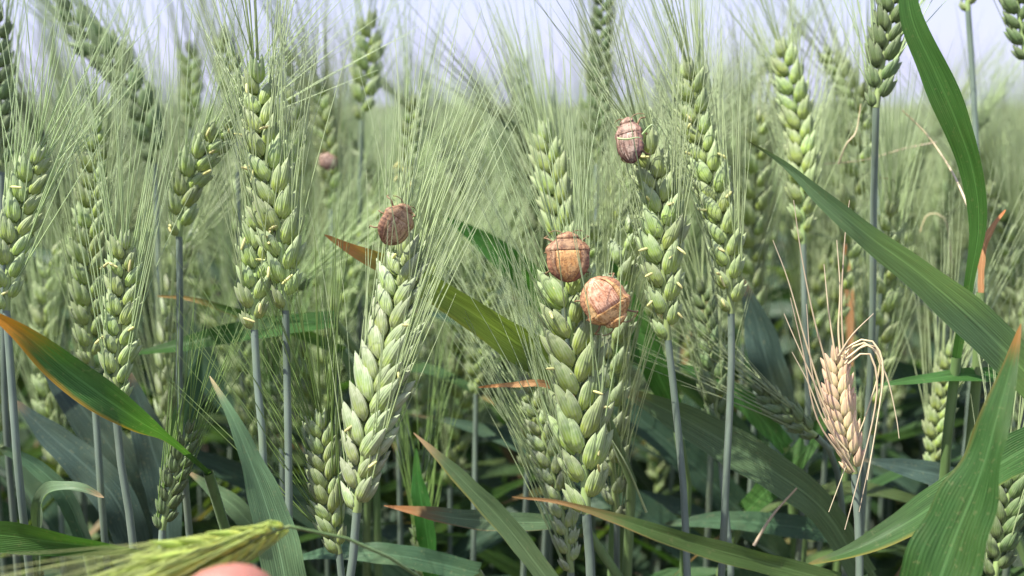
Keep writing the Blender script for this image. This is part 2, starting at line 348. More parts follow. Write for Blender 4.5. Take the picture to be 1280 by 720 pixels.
# label, ear points, stem points, width px, options
H = [
 ('thick green wheat ear in the centre, two round brown bugs sit at its upper end', [(733, 642, .27), (729, 570, .27), (722, 490, .27), (713, 410, .27), (704, 338, .272)], [(737, 690, .27), (740, 770, .27)], 69, dict(seed=11, gap=.32, lean=(-.16, -.10, 0), anthers=6, awn=60, spread=9, per=3, tilt=17, stem_r=1.5)),
 ('pale green wheat ear rising directly above the rounder dark brown bug', [(704, 322, .315), (697, 260, .32), (682, 172, .325)], [(706, 400, .318), (716, 520, .32)], 46, dict(seed=12, lean=(-.05, 0, 0), per=3)),
 ('pale green ear right of the two round bugs, purplish bug near its top', [(835, 425, .285), (829, 340, .285), (826, 260, .287), (812, 205, .29), (800, 172, .29)], [(848, 540, .285), (856, 640, .285), (859, 760, .285)], 52, dict(seed=13, anthers=5, per=3, lean=(-.06, 0, 0), tilt=14)),
 ('narrow wheat ear with straight blue grey stem, right of the ear carrying the purplish bug', [(914, 392, .29), (908, 310, .29), (892, 235, .295), (872, 160, .30), (862, 92, .30)], [(914, 470, .29), (908, 590, .29), (903, 700, .29)], 46, dict(seed=14, anthers=5, per=3, lean=(-.08, 0, 0))),
 ('shaded green ear hanging low just left of the straight blue grey stem', [(899, 548, .32), (893, 480, .32), (886, 420, .325), (877, 360, .33)], [(905, 620, .32), (914, 720, .32)], 36, dict(seed=15, mat='deep', per=2, lean=(-.05, 0, 0))),
 ('large silvery green ear with pointed husks left of centre, tan bug at its top', [(446, 640, .262), (455, 570, .262), (472, 490, .262), (490, 410, .264), (502, 345, .266), (506, 312, .268)], [(444, 680, .262), (432, 770, .262)], 65, dict(seed=16, mat='silver', roll=42, awn=62, spread=9, per=3, anthers=4, tilt=27, gap=.25, stem_r=1.35, lean=(.06, 0, 0))),
 ('short plump green ear low at the left foot of the large silvery ear', [(424, 692, .275), (413, 645, .275), (406, 585, .275), (401, 530, .275)], [(430, 750, .275)], 42, dict(seed=17, gap=.30, awnmat='awn_bright', awn=62, spread=12, lean=(-.12, 0, 0), per=3, tilt=12)),
 ('tall green wheat ear with clear plump grains, the longer of a touching pair at left', [(357, 388, .27), (352, 320, .27), (343, 250, .272), (330, 180, .275), (324, 125, .28), (321, 92, .28)], [(359, 480, .27), (361, 600, .27), (362, 740, .27)], 54, dict(seed=18, anthers=5, per=3, spread=9, tilt=14)),
 ('shorter green ear touching the lower left of the tall plump grained ear', [(318, 412, .268), (317, 370, .268), (322, 325, .27), (325, 268, .272)], [(321, 470, .268), (329, 560, .268), (332, 650, .268)], 44, dict(seed=19, anthers=5, awn=52)),
 ('green ear leaning right on a straight grey green stem above the brown dry leaf tips', [(224, 296, .30), (228, 255, .30), (243, 212, .30), (263, 180, .30), (284, 155, .30)], [(225, 400, .30), (225, 520, .30)], 42, dict(seed=20, per=3, spread=13, anthers=3)),
 ('slim green ear low at left whose pale stem bends right into the dark', [(145, 518, .27), (145, 470, .27), (149, 415, .272), (154, 360, .275), (156, 305, .277)], [(150, 570, .27), (160, 630, .27), (170, 720, .27)], 42, dict(seed=21, anthers=3, lean=(-.03, 0, 0))),
 ('upright slim green ear beside and above the ear with the bending pale stem', [(113, 458, .31), (112, 390, .31), (112, 310, .31), (117, 235, .312), (121, 160, .315)], [(120, 520, .31), (128, 640, .31)], 40, dict(seed=22, per=3, lean=(-.04, 0, 0))),
 ('green ear at the left edge of the view, stem rising behind the orange tipped leaf', [(8, 388, .275), (10, 345, .275), (20, 292, .277), (34, 240, .28), (46, 196, .282)], [(14, 470, .275), (24, 600, .275)], 46, dict(seed=23, per=3, spread=14, anthers=2)),
 ('dark bowed ear arching left against the sky at the upper left', [(194, 205, .40), (180, 145, .40), (150, 90, .40), (112, 48, .40), (82, 8, .40)], [(197, 300, .40), (199, 420, .40)], 44, dict(seed=24, mat='deep', awn=70, spread=7, per=5, lean=(-.05, 0, .1))),
 ('thin green ear standing behind the tan bug, paler husks halfway up', [(504, 262, .38), (510, 190, .38), (517, 128, .38)], [(502, 350, .38), (498, 480, .38)], 26, dict(seed=25, anthers=4)),
 ('tall soft focus ear against the sky left of centre with many awns', [(452, 150, .42), (458, 90, .42), (464, 30, .42)], [(450, 260, .42), (450, 420, .42)], 34, dict(seed=26, per=3, spread=14)),
 ('tall slender green ear reaching the top edge just right of centre', [(746, 205, .40), (749, 120, .40), (752, 40, .40), (753, -15, .40)], [(744, 300, .40), (742, 430, .40)], 27, dict(seed=27, mat='deep', per=3)),
 ('long green ear with even rows of grains behind the tip of the wide arching leaf', [(1004, 305, .345), (1003, 235, .345), (1000, 165, .35), (990, 110, .352), (978, 66, .355)], [(1006, 400, .345), (1010, 520, .345)], 40, dict(seed=28, per=3, spread=13)),
 ('dark green ear leaving the top edge, beside the tall leaf at upper right', [(1095, 135, .30), (1102, 85, .30), (1112, 30, .30), (1122, -40, .30)], [(1094, 180, .30), (1092, 260, .31), (1090, 420, .32)], 40, dict(seed=29, mat='deep', spread=16, awn=56, per=3)),
 ('small green ear leaning left behind the dark ear at upper right', [(1082, 150, .42), (1062, 112, .42), (1036, 66, .42)], [(1096, 210, .42), (1102, 330, .42)], 28, dict(seed=30, per=2)),
 ('thin green ear half hidden in the shade under the horizontal dry leaf tip', [(595, 492, .38), (596, 455, .38), (603, 400, .38), (611, 348, .38)], [(594, 560, .38), (592, 680, .38)], 27, dict(seed=31, gap=.45)),
 ('pale narrow ear leaning left against the foot of the central thick ear', [(714, 715, .295), (706, 655, .295), (690, 590, .297), (674, 530, .30), (660, 486, .305)], [(718, 780, .295)], 36, dict(seed=32, per=3, lean=(-.14, 0, 0), mat='silver')),
 ('dim green ear at the bottom edge below the brown edged leaf', [(530, 722, .33), (528, 660, .33), (524, 590, .335)], [(531, 800, .33)], 26, dict(seed=33, mat='deep', awnmat='awn_bright')),
 ('young green ear still low between leaves above the held ear', [(203, 662, .285), (212, 620, .285), (224, 580, .285), (236, 536, .285)], [(200, 760, .285)], 30, dict(seed=34, mat='deep', awnmat='awn_bright', awn=40, spread=8)),
 ('pale ear tip at the top edge on a tall blue grey stem, far right', [(1210, 14, .36), (1209, -30, .36), (1206, -90, .36)], [(1216, 100, .36), (1221, 210, .36), (1224, 340, .36)], 26, dict(seed=35, mat='silver')),
 ('dark ear cut by the right edge at the top of the view', [(1284, 75, .33), (1275, 25, .33), (1268, -30, .33)], [(1288, 200, .33), (1290, 400, .33)], 34, dict(seed=36, mat='deep')),
 ('dark green ear in the lower right corner behind the broad leaf', [(1243, 722, .29), (1252, 670, .29), (1262, 610, .29), (1272, 560, .29)], [(1240, 790, .29)], 44, dict(seed=37, mat='deep', awn=45, gap=.3)),
 ('pale ear standing in shade right of the dry straw coloured ear', [(1166, 585, .34), (1170, 540, .34), (1180, 490, .34), (1188, 440, .34)], [(1164, 660, .34), (1162, 760, .34)], 30, dict(seed=38, lean=(.05, 0, 0))),
 ('soft green ear pointing straight up against the sky at left', [(240, 160, .50), (239, 110, .50), (236, 62, .50)], [(242, 260, .50), (243, 400, .50)], 27, dict(seed=39, per=3)),
 ('green ear top behind the tall plump grained ear, awns reaching the top edge', [(296, 150, .42), (289, 100, .42), (281, 52, .42)], [(298, 240, .42), (300, 400, .42)], 30, dict(seed=40, per=3, awn=64)),
 ('shadowed ear cut by the left edge at the top of the view', [(2, 215, .33), (0, 150, .33), (-3, 80, .33), (-2, 20, .33)], [(4, 330, .33), (6, 500, .33)], 34, dict(seed=41, mat='deep')),
 ('small green ear in the shade between the held ear stem and the tall ear stem', [(352, 560, .34), (350, 520, .34), (347, 480, .34)], [(355, 640, .34)], 28, dict(seed=42, mat='deep', awnmat='awn_bright')),
 ('pale leaning ear in shade left of the dry straw ear, tip towards upper left', [(1020, 545, .31), (985, 518, .31), (950, 488, .315)], [(1046, 585, .325), (1056, 720, .34)], 30, dict(seed=43, mat='deep', awn=50, lean=(-.1, 0, 0))),
 ('green ear with round grains right of the purplish bug, awns reaching the sky', [(885, 255, .36), (876, 190, .36), (866, 130, .36), (860, 84, .365)], [(890, 360, .36), (892, 480, .37)], 34, dict(seed=44, per=3)),
 ('blurred green ear behind the tall pair at left with the tiny reddish bug on it', [(414, 262, .42), (412, 210, .42), (404, 150, .42), (396, 108, .42)], [(418, 360, .42), (420, 480, .42)], 28, dict(seed=45, per=4)),
]
HERO = {}
for lab, ear, stem, wd, kw in H:
    HERO[kw['seed']] = hero_stalk(lab, ear, stem, wd, **kw)

# the dry ear with its long crooked awns
root, ear = hero_stalk('dry straw coloured ear with long bent awns at lower right', [(1068, 592, .275), (1059, 550, .275), (1049, 500, .275), (1046, 450, .276)],
    [(1072, 640, .275), (1074, 760, .275)], 38, mat='dry', awn=0, seed=60, tilt=8, gap=.24, stemmat='stem')
eb = P(1068, 592, .275)
dry = [[(1066, 588), (1022, 525), (1004, 440), (988, 372)], [(1068, 590), (1040, 540), (1016, 470), (1008, 380)], [(1056, 455), (1082, 430), (1102, 450), (1096, 530), (1074, 640)], [(1030, 500), (1008, 430), (985, 350), (966, 300)], [(1040, 480), (1018, 400), (1002, 320), (992, 250)], [(1045, 450), (1036, 390), (1030, 330)], [(1055, 450), (1052, 380), (1056, 300), (1062, 250)],
       [(1050, 440), (1080, 424), (1098, 436), (1104, 470), (1094, 540), (1084, 600)], [(1052, 446), (1078, 428), (1100, 452), (1082, 520), (1066, 560), (1036, 640)],
       [(1056, 450), (1086, 432), (1108, 470), (1120, 520), (1124, 548)], [(1060, 455), (1084, 440), (1096, 470), (1092, 520), (1070, 610), (1056, 662)],
       [(1036, 520), (1014, 470), (992, 420), (980, 392)], [(1060, 565), (1032, 530), (1010, 478), (990, 440)], [(1048, 445), (1066, 418), (1092, 392)], [(1050, 440), (1048, 410), (1050, 360), (1046, 300)]]
for i, q in enumerate(dry):
    c = spline([P(x, y, .268 - .004 * math.sin(i * 2.1) * (k + 1) / 3) for k, (x, y) in enumerate(q)], 16) - np.array(eb)
    link('awn', to_mesh('awn', [tube(c, np.linspace(.30, .10, 16) * MM, 5)], [MAT['awn_dry']]), ear)

# ------------------------------------------------------------------ leaves near the camera, each on its own shoot
LM = {}
def lm(key, **kw):
    if key not in LM: LM[key] = leaf_mat(key, **kw)
    return LM[key]
G_ = (.085, .17, .06)
lm('leaf_translucent_green', col=(.05, .12, .028), tip=(.55, .20, .03), edge=(.50, .22, .03), tipw=.13, transl=.34)
lm('leaf_grey_green', col=(.11, .19, .09), tip=(.50, .38, .20), tipw=.05, sheen=.15, transl=.25)
lm('leaf_yellow_edge', col=(.12, .19, .08), tip=(.50, .34, .18), edge=(.42, .36, .08), tipw=.12)
lm('leaf_vivid', col=(.055, .16, .035), tip=(.05, .13, .03), tipw=.02, transl=.5)
lm('leaf_blue', col=(.045, .10, .048), tip=(.10, .13, .05), tipw=.03, transl=.2, sheen=.2)
lm('leaf_dusty', col=(.042, .074, .056), tip=(.2, .15, .09), tipw=.04, transl=.15, sheen=.12)
lm('leaf_brown_tip', col=(.075, .125, .06), tip=(.24, .10, .035), edge=(.28, .13, .05), tipw=.22, transl=.2)
lm('leaf_straw_tip', col=(.085, .16, .045), tip=(.55, .33, .14), edge=(.42, .25, .08), tipw=.22, transl=.35)
lm('leaf_pale', col=(.16, .26, .13), tip=(.10, .12, .05), tipw=.06, sheen=.1, transl=.3)
lm('leaf_streaked', col=(.19, .29, .075), tip=(.72, .36, .14), edge=(.34, .34, .08), tipw=.16, transl=.25)
lm('leaf_dry', col=(.42, .22, .10), tip=(.5, .2, .07), tipw=.1, transl=.2)
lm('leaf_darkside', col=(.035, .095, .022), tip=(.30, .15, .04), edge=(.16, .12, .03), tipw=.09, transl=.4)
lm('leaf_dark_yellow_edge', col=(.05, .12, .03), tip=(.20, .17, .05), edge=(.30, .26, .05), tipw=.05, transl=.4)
def hero_leaf(label, pts, widths, mat, roll=0, fold=.10, wave=0., stemr=1.4, seed=0, group='wheat leaves near the camera'):
    """pts (x, y, d) from tip to base; the sheath goes down from the base"""
    rng = random.Random(seed + len(label))
    p = spline([P(*q) for q in pts], 40); n = len(p)
    dz = np.interp(np.linspace(0, 1, n), np.linspace(0, 1, len(widths)), widths)
    for _ in range(3): dz = np.convolve(np.r_[dz[0], dz, dz[-1]], [.25, .5, .25], 'valid')
    dep = (p - np.array(CAM)) @ np.array(FWD); wm = dz / FPX * dep
    wm[0] = .0002
    t = unit(np.gradient(p, axis=0)); v = unit(np.array(CAM) - p); s = unit(np.cross(t, v)); v = np.cross(s, t)
    rl = np.interp(np.linspace(0, 1, n), [0, 1], roll if isinstance(roll, tuple) else (roll, roll))
    rl = rl + 9 * np.sin(np.linspace(0, rng.uniform(5, 11), n) + rng.uniform(0, 6)); wm = wm * (1 + .025 * np.sin(np.linspace(0, 31, n) + rng.uniform(0, 6)))
    rr_ = np.radians(rl)[:, None]; nr = v * np.cos(rr_) + s * np.sin(rr_)
    base = Vector(p[-1]); foot = Vector((base.x + rng.uniform(-.015, .015), base.y + rng.uniform(0, .03), 0))
    root = empty('wheat_shoot', foot, label, 'wheat leaf', group); f = np.array(foot)
    link('leaf', to_mesh('leaf', [ribbon(p - f, wm, nr, 7, fold, wave=wave)], [LM[mat]]), root)
    d = Vector(t[-1]); q1 = base + d * .01 - Vector((0, 0, .01))
    c = spline([base - d * .001, q1] + [q1.lerp(foot, q) for q in (.04, .1, .2, .35, .55, .78, 1.)], 30) - f
    link('sheath', to_mesh('sheath', [tube(c, np.linspace(stemr, stemr * 1.5, 30) * MM, 7)], [MAT['stem_green']]), root)
    return root
LV = [
 ('broad glowing green leaf with an orange tip entering at the left edge', [(-22, 384, .245), (30, 420, .245), (80, 462, .248), (130, 498, .25), (175, 528, .256), (215, 552, .27), (262, 592, .29)], [4, 40, 50, 34, 11, 7, 6], 'leaf_translucent_green', dict(roll=(35, 10))),
 ('grey green blade rising to a fine straw tip beside the held ear', [(262, 470, .252), (290, 520, .25), (312, 570, .25), (332, 625, .25), (350, 690, .25), (366, 780, .25)], [2, 16, 34, 50, 54, 50], 'leaf_grey_green', dict(roll=(-20, -10))),
 ('pointed blade with dry tip and yellow edge below the centre', [(517, 541, .245), (550, 572, .245), (590, 612, .246), (640, 665, .248), (705, 750, .25)], [1, 18, 27, 28, 26], 'leaf_yellow_edge', dict(roll=-12)),
 ('tall dark green leaf curving down from the top at upper right', [(1132, -30, .285), (1140, 25, .284), (1168, 90, .283), (1195, 155, .283), (1214, 215, .284), (1222, 280, .286), (1212, 350, .29), (1195, 450, .30)], [16, 30, 38, 36, 30, 18, 12, 14], 'leaf_vivid', dict(roll=(10, 40))),
 ('wide grey green leaf arching from a dark curled tip down to the right edge', [(936, 177, .265), (980, 205, .262), (1030, 250, .26), (1090, 300, .258), (1150, 345, .258), (1210, 395, .26), (1262, 445, .262), (1310, 500, .27)], [1, 14, 32, 46, 54, 54, 50, 44], 'leaf_pale', dict(roll=(50, 15), fold=.06)),
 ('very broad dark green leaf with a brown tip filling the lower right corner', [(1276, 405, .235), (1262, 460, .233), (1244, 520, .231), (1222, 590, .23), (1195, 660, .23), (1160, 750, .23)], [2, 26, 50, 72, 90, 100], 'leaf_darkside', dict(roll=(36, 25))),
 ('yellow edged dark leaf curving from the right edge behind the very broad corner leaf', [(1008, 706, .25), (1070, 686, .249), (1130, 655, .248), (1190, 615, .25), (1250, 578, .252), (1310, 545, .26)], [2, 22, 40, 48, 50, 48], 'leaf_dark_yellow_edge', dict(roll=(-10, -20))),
 ('long leaf with a dry straw tip crossing the bottom right of the centre stem', [(640, 621, .243), (700, 628, .243), (770, 648, .243), (850, 675, .244), (940, 700, .246), (1050, 728, .25)], [2, 7, 20, 27, 27, 24], 'leaf_straw_tip', dict(roll=(25, 0))),
 ('blue green leaf sloping down behind the straight stem right of centre', [(770, 484, .315), (830, 512, .315), (900, 550, .315), (970, 592, .315), (1030, 640, .315), (1080, 720, .32)], [6, 40, 50, 46, 38, 34], 'leaf_grey_green', dict(roll=(20, 5))),
 ('soft green leaf tip poking through the awns left of the round bugs', [(553, 270, .36), (590, 292, .36), (640, 330, .36), (700, 390, .37), (760, 450, .38)], [3, 30, 42, 44, 40], 'leaf_vivid', dict(roll=15)),
 ('yellow streaked leaf with an orange dry tip below the tan bug', [(405, 293, .285), (440, 312, .285), (490, 335, .288), (545, 365, .292), (600, 400, .297), (655, 436, .305), (740, 490, .315)], [3, 26, 36, 42, 48, 46, 38], 'leaf_streaked', dict(roll=(40, 5))),
 ('dark leaf with a rusty brown tip lying level below the centre', [(480, 632, .30), (530, 640, .30), (580, 648, .30), (640, 652, .30), (730, 652, .305)], [1, 20, 26, 22, 18], 'leaf_brown_tip', dict(roll=-20)),
 ('green leaf lying nearly level behind the tall stems at left', [(162, 443, .335), (220, 432, .335), (280, 418, .335), (340, 408, .335), (420, 398, .34)], [2, 18, 26, 28, 24], 'leaf_vivid', dict(roll=-20)),
 ('grey dusty leaf sloping down at lower left, the lower of two', [(18, 500, .325), (60, 540, .325), (110, 585, .325), (150, 635, .325), (180, 720, .33)], [4, 36, 48, 46, 30], 'leaf_dusty', dict(roll=(-10, 0))),
 ('grey dusty leaf sloping down at lower left, the upper of two', [(40, 425, .34), (80, 480, .34), (120, 535, .34), (155, 590, .34), (190, 680, .345)], [5, 38, 50, 46, 30], 'leaf_dusty', dict(roll=(10, 0))),
 ('dull upright leaf directly right of the slim low ear', [(160, 462, .33), (175, 510, .33), (190, 560, .33), (205, 620, .33), (212, 720, .33)], [4, 36, 46, 40, 24], 'leaf_dusty', dict(roll=10)),
 ('dull upright leaf crossing the straight grey green stem at left', [(252, 442, .34), (240, 490, .34), (228, 540, .34), (220, 620, .345)], [4, 32, 40, 30], 'leaf_blue', dict(roll=-15)),
 ('short broken leaf with a ragged tan tip at lower left', [(130, 622, .262), (105, 610, .26), (80, 607, .26), (56, 614, .262), (46, 640, .27), (48, 720, .28)], [5, 26, 26, 18, 10, 8], 'leaf_grey_green', dict(roll=(55, 50), fold=.2)),
 ('dark green leaf lying across the bottom left corner', [(180, 690, .25), (130, 686, .25), (70, 680, .25), (10, 672, .25), (-60, 668, .255)], [2, 26, 42, 44, 40], 'leaf_vivid', dict(roll=-35)),
 ('bright green leaf standing behind the lower round bug', [(762, 318, .33), (778, 360, .33), (796, 405, .33), (815, 450, .33), (845, 520, .335)], [2, 26, 36, 34, 24], 'leaf_vivid', dict(roll=10)),
 ('thin dry orange leaf tip pointing left of the central ear', [(598, 484, .285), (640, 481, .285), (690, 482, .287), (760, 520, .30)], [2, 9, 9, 5], 'leaf_dry', dict()),
 ('narrow level leaf below the wide arching leaf at right', [(1092, 482, .30), (1150, 474, .30), (1210, 468, .30), (1300, 470, .305)], [2, 16, 20, 20], 'leaf_vivid', dict(roll=-30)),
 ('grey leaf lying level in shade right of the dry ear', [(1076, 574, .32), (1130, 584, .32), (1190, 600, .32), (1260, 640, .325)], [2, 28, 34, 26], 'leaf_dusty', dict(roll=-10)),
 ('soft grey green upright leaf left of the even grained ear foot', [(926, 345, .36), (945, 400, .36), (958, 450, .36), (975, 520, .365), (990, 620, .37)], [4, 40, 48, 40, 26], 'leaf_dusty', dict(roll=10)),
 ('bluish leaf sloping down right of the low young ear', [(236, 590, .32), (266, 612, .32), (300, 640, .32), (350, 700, .325)], [3, 24, 28, 24], 'leaf_grey_green', dict(roll=-10)),
 ('rusty brown leaf stub standing behind the ear rows at right', [(1056, 304, .44), (1060, 340, .44), (1062, 380, .44), (1064, 460, .44)], [3, 10, 10, 6], 'leaf_dry', dict()),
 ('thin leaf with a long brown dry tip at left behind the short ear', [(196, 370, .34), (240, 374, .34), (300, 392, .34), (360, 410, .34), (430, 440, .345)], [2, 7, 14, 16, 14], 'leaf_straw_tip', dict(roll=20)),
 ('small curled brown leaf tip beside the foot of the tall upper right leaf', [(1257, 262, .30), (1240, 285, .30), (1228, 315, .30), (1226, 370, .30)], [2, 9, 11, 8], 'leaf_dry', dict(roll=30)),
 ('dark leaf lying level behind the two straight stems at the bottom', [(830, 655, .34), (900, 650, .34), (970, 655, .34), (1060, 668, .34)], [4, 26, 30, 26], 'leaf_blue', dict(roll=-20)),
 ('dark leaf crossing low behind the stem of the silvery ear', [(360, 700, .31), (420, 690, .31), (500, 694, .31), (600, 716, .315)], [4, 26, 30, 26], 'leaf_blue', dict(roll=-25)),
 ('green leaf leaning left in shade before the dry ear foot', [(1046, 498, .345), (1020, 540, .345), (985, 585, .345), (930, 640, .35)], [3, 26, 34, 26], 'leaf_vivid', dict(roll=20)),
 ('small bright green leaf blade standing in shade below the silvery ear tip leaf', [(520, 560, .32), (522, 600, .32), (530, 650, .32), (540, 730, .325)], [3, 22, 26, 18], 'leaf_vivid', dict(roll=20)),
 ('dull leaf sloping right in the shade under the orange tipped leaf', [(0, 560, .30), (40, 580, .30), (80, 620, .30), (110, 690, .305)], [10, 20, 24, 20], 'leaf_blue', dict(roll=20)),
 ('shaded leaf bending down behind the ear with the purplish bug', [(845, 455, .35), (880, 470, .35), (930, 500, .35), (985, 560, .355)], [4, 24, 30, 24], 'leaf_vivid', dict(roll=-20)),
]
for k, (lab, pts, wd, mt, kw) in enumerate(LV):
    hero_leaf(lab, pts, wd, mt, wave=.05 if k % 2 else 0, **kw)

# ------------------------------------------------------------------ loose dry bits: thin crossing straws at right
def straw(label, pts, r, mat='awn_dry'):
    p = spline([P(*q) for q in pts], 14); b = p[-1].copy()
    o = link('straw', to_mesh('straw', [tube(p - b, np.linspace(r * .5, r, 14) * MM, 5)], [MAT[mat]]), None, Vector(b)); tag(o, label, 'straw', 'dry straws caught in the crop'); return o
straw('thin straw leaning from the wide leaf edge down across the shaded pale ear', [(1240, 440, .30), (1205, 475, .305), (1176, 512, .33)], .4, 'awn')
straw('long pale straw lying slantwise left of the tall upper right leaf', [(1128, 138, .33), (1160, 170, .33), (1190, 215, .32), (1212, 262, .29)], .4)
straw('short orange straw propped between stems at the bottom right', [(996, 610, .31), (965, 645, .31), (942, 682, .31)], .5)
straw('pale kinked straw hanging under the dark ear at upper right', [(1076, 130, .33), (1070, 165, .33), (1058, 180, .33), (1048, 205, .335)], .3)
straw('faint straw lying almost level behind the tall upper right leaf', [(1030, 205, .36), (1080, 200, .36), (1130, 186, .36), (1170, 178, .36)], .25)
straw('twisted pinkish straw in the tangle above the wide arching leaf', [(1100, 222, .37), (1118, 226, .37), (1124, 240, .37), (1150, 234, .38)], .3, 'leaf_c')
straw('curved pale straw drooping in the tangle beside the tall leaf', [(1150, 290, .37), (1160, 268, .37), (1182, 276, .37), (1190, 330, .38)], .3)
straw('thin pale straw crossing between the central ear and its right stem', [(765, 550, .29), (785, 585, .29), (808, 640, .30)], .35, 'awn')

# ------------------------------------------------------------------ bugs
def bug_mat(name, a, b, c_, dark, streak=5., banded=False, strength=1.):
    m, n = new_mat(name)
    uv = node(n, 'ShaderNodeUVMap'); sx = node(n, 'ShaderNodeSeparateXYZ'); n.links.new(uv.outputs[0], sx.inputs[0])
    u, v = sx.outputs[0], sx.outputs[1]
    cb = node(n, 'ShaderNodeCombineXYZ'); n.links.new(math_(n, 'MULTIPLY', math_(n, 'ABSOLUTE', u), streak), cb.inputs[0]); n.links.new(math_(n, 'MULTIPLY', v, 1.1), cb.inputs[1])
    st = noise(n, 1.5, 2, cb.outputs[0]); tc = node(n, 'ShaderNodeTexCoord'); f = noise(n, 2600, 2, tc.outputs['Object']); g = noise(n, 420, 3, tc.outputs['Object'])
    c = ramp(n, st, [(.32, dark), (.42, a), (.52, b), (.66, c_)])
    c = mix(n, math_(n, 'MULTIPLY', ramp(n, f, [(.50, (0, 0, 0)), (.6, (1, 1, 1))]), .7), c, dark)
    c = mix(n, math_(n, 'MULTIPLY', ramp(n, g, [(.48, (0, 0, 0)), (.62, (1, 1, 1))]), .6), c, c_)
    ml = ramp(n, math_(n, 'ABSOLUTE', u), [(.03, (.7, .7, .7)), (.16, (0, 0, 0))])
    c = mix(n, math_(n, 'MULTIPLY', ml, .22), c, c_)
    h_ = noise(n, 650, 3, tc.outputs['Object'], .7)
    c = mix(n, math_(n, 'MULTIPLY', ramp(n, h_, [(.54, (0, 0, 0)), (.62, (1, 1, 1))]), .55), c, dark)
    if banded:
        v = math_(n, 'ADD', v, math_(n, 'MULTIPLY', f, .03))
        w_ = math_(n, 'GREATER_THAN', math_(n, 'SINE', math_(n, 'MULTIPLY', v, 66.)), .15)
        e = math_(n, 'MULTIPLY', w_, math_(n, 'GREATER_THAN', math_(n, 'ABSOLUTE', u), .9))
        c = mix(n, math_(n, 'MULTIPLY', e, .45), c, (.36, .20, .11))
        e2 = math_(n, 'MULTIPLY', math_(n, 'SUBTRACT', 1., w_), math_(n, 'GREATER_THAN', math_(n, 'ABSOLUTE', u), .80))
        c = mix(n, math_(n, 'MULTIPLY', e2, .3), c, (.05, .03, .02))
    finish(n, c, .58, 0, f, .8, .00008, .3); return m
BM = {
 'brown': (bug_mat('brown_bug_shell', (.19, .09, .045), (.27, .14, .07), (.42, .27, .15), (.09, .045, .03)), bug_mat('orange_bug_back', (.37, .17, .055), (.45, .23, .08), (.60, .38, .17), (.15, .075, .035), streak=9.), bug_mat('brown_bug_rim', (.22, .09, .05), (.3, .14, .08), (.4, .2, .1), (.08, .04, .03), banded=True)),
 'tan': (bug_mat('orange_bug_front', (.42, .20, .065), (.50, .28, .10), (.68, .46, .22), (.16, .08, .035)), bug_mat('tan_streaked_back', (.48, .20, .10), (.60, .31, .18), (.78, .52, .36), (.26, .11, .06), streak=10.), bug_mat('tan_bug_rim', (.32, .14, .07), (.42, .2, .1), (.52, .3, .16), (.1, .05, .03), banded=True)),
 'purple': (bug_mat('purplish_bug_front', (.17, .095, .065), (.25, .145, .10), (.44, .31, .24), (.07, .04, .03)), bug_mat('purplish_bug_back', (.17, .095, .07), (.27, .165, .13), (.58, .45, .37), (.05, .03, .022)), bug_mat('purplish_bug_rim', (.14, .06, .05), (.22, .1, .09), (.4, .24, .2), (.05, .03, .03), banded=True)),
 'dull': (bug_mat('dull_bug_front', (.25, .145, .075), (.33, .20, .11), (.46, .32, .19), (.11, .065, .04)), bug_mat('dull_bug_back', (.28, .165, .09), (.37, .235, .14), (.54, .39, .25), (.12, .07, .04)), bug_mat('dull_bug_rim', (.25, .12, .07), (.3, .16, .1), (.42, .26, .16), (.08, .04, .03), banded=True)),
}
m, n = new_mat('bug_leg'); rgb = node(n, 'ShaderNodeRGB'); rgb.outputs[0].default_value = (.20, .12, .06, 1); finish(n, rgb.outputs[0], .5); MAT['leg'] = m
m, n = new_mat('bug_eye'); rgb = node(n, 'ShaderNodeRGB'); rgb.outputs[0].default_value = (.03, .015, .012, 1); finish(n, rgb.outputs[0], .2); MAT['eye'] = m
def bw(s):                                    # half width / half length along the body
    xs = [0, .05, .12, .20, .30, .36, .42, .55, .70, .82, .91, .97, 1.0]
    ws = [.22, .34, .44, .66, .84, .86, .80, .82, .79, .66, .46, .27, .05]
    return np.interp(s, xs, ws)
def bh(s): return np.interp(s, [0, .1, .2, .35, .5, .7, .85, .95, 1], [.08, .14, .22, .30, .33, .30, .22, .13, .03])
def bsurf(s, u, lift=0.):
    """dorsal surface, unit half length = 1; y forward"""
    w_, h = bw(s), bh(s)
    z = h * np.sqrt(np.clip(1 - (np.abs(u) * .97) ** 2.7, 0, 1)) + lift
    return np.stack([u * w_, 1 - 2 * s, z], -1)
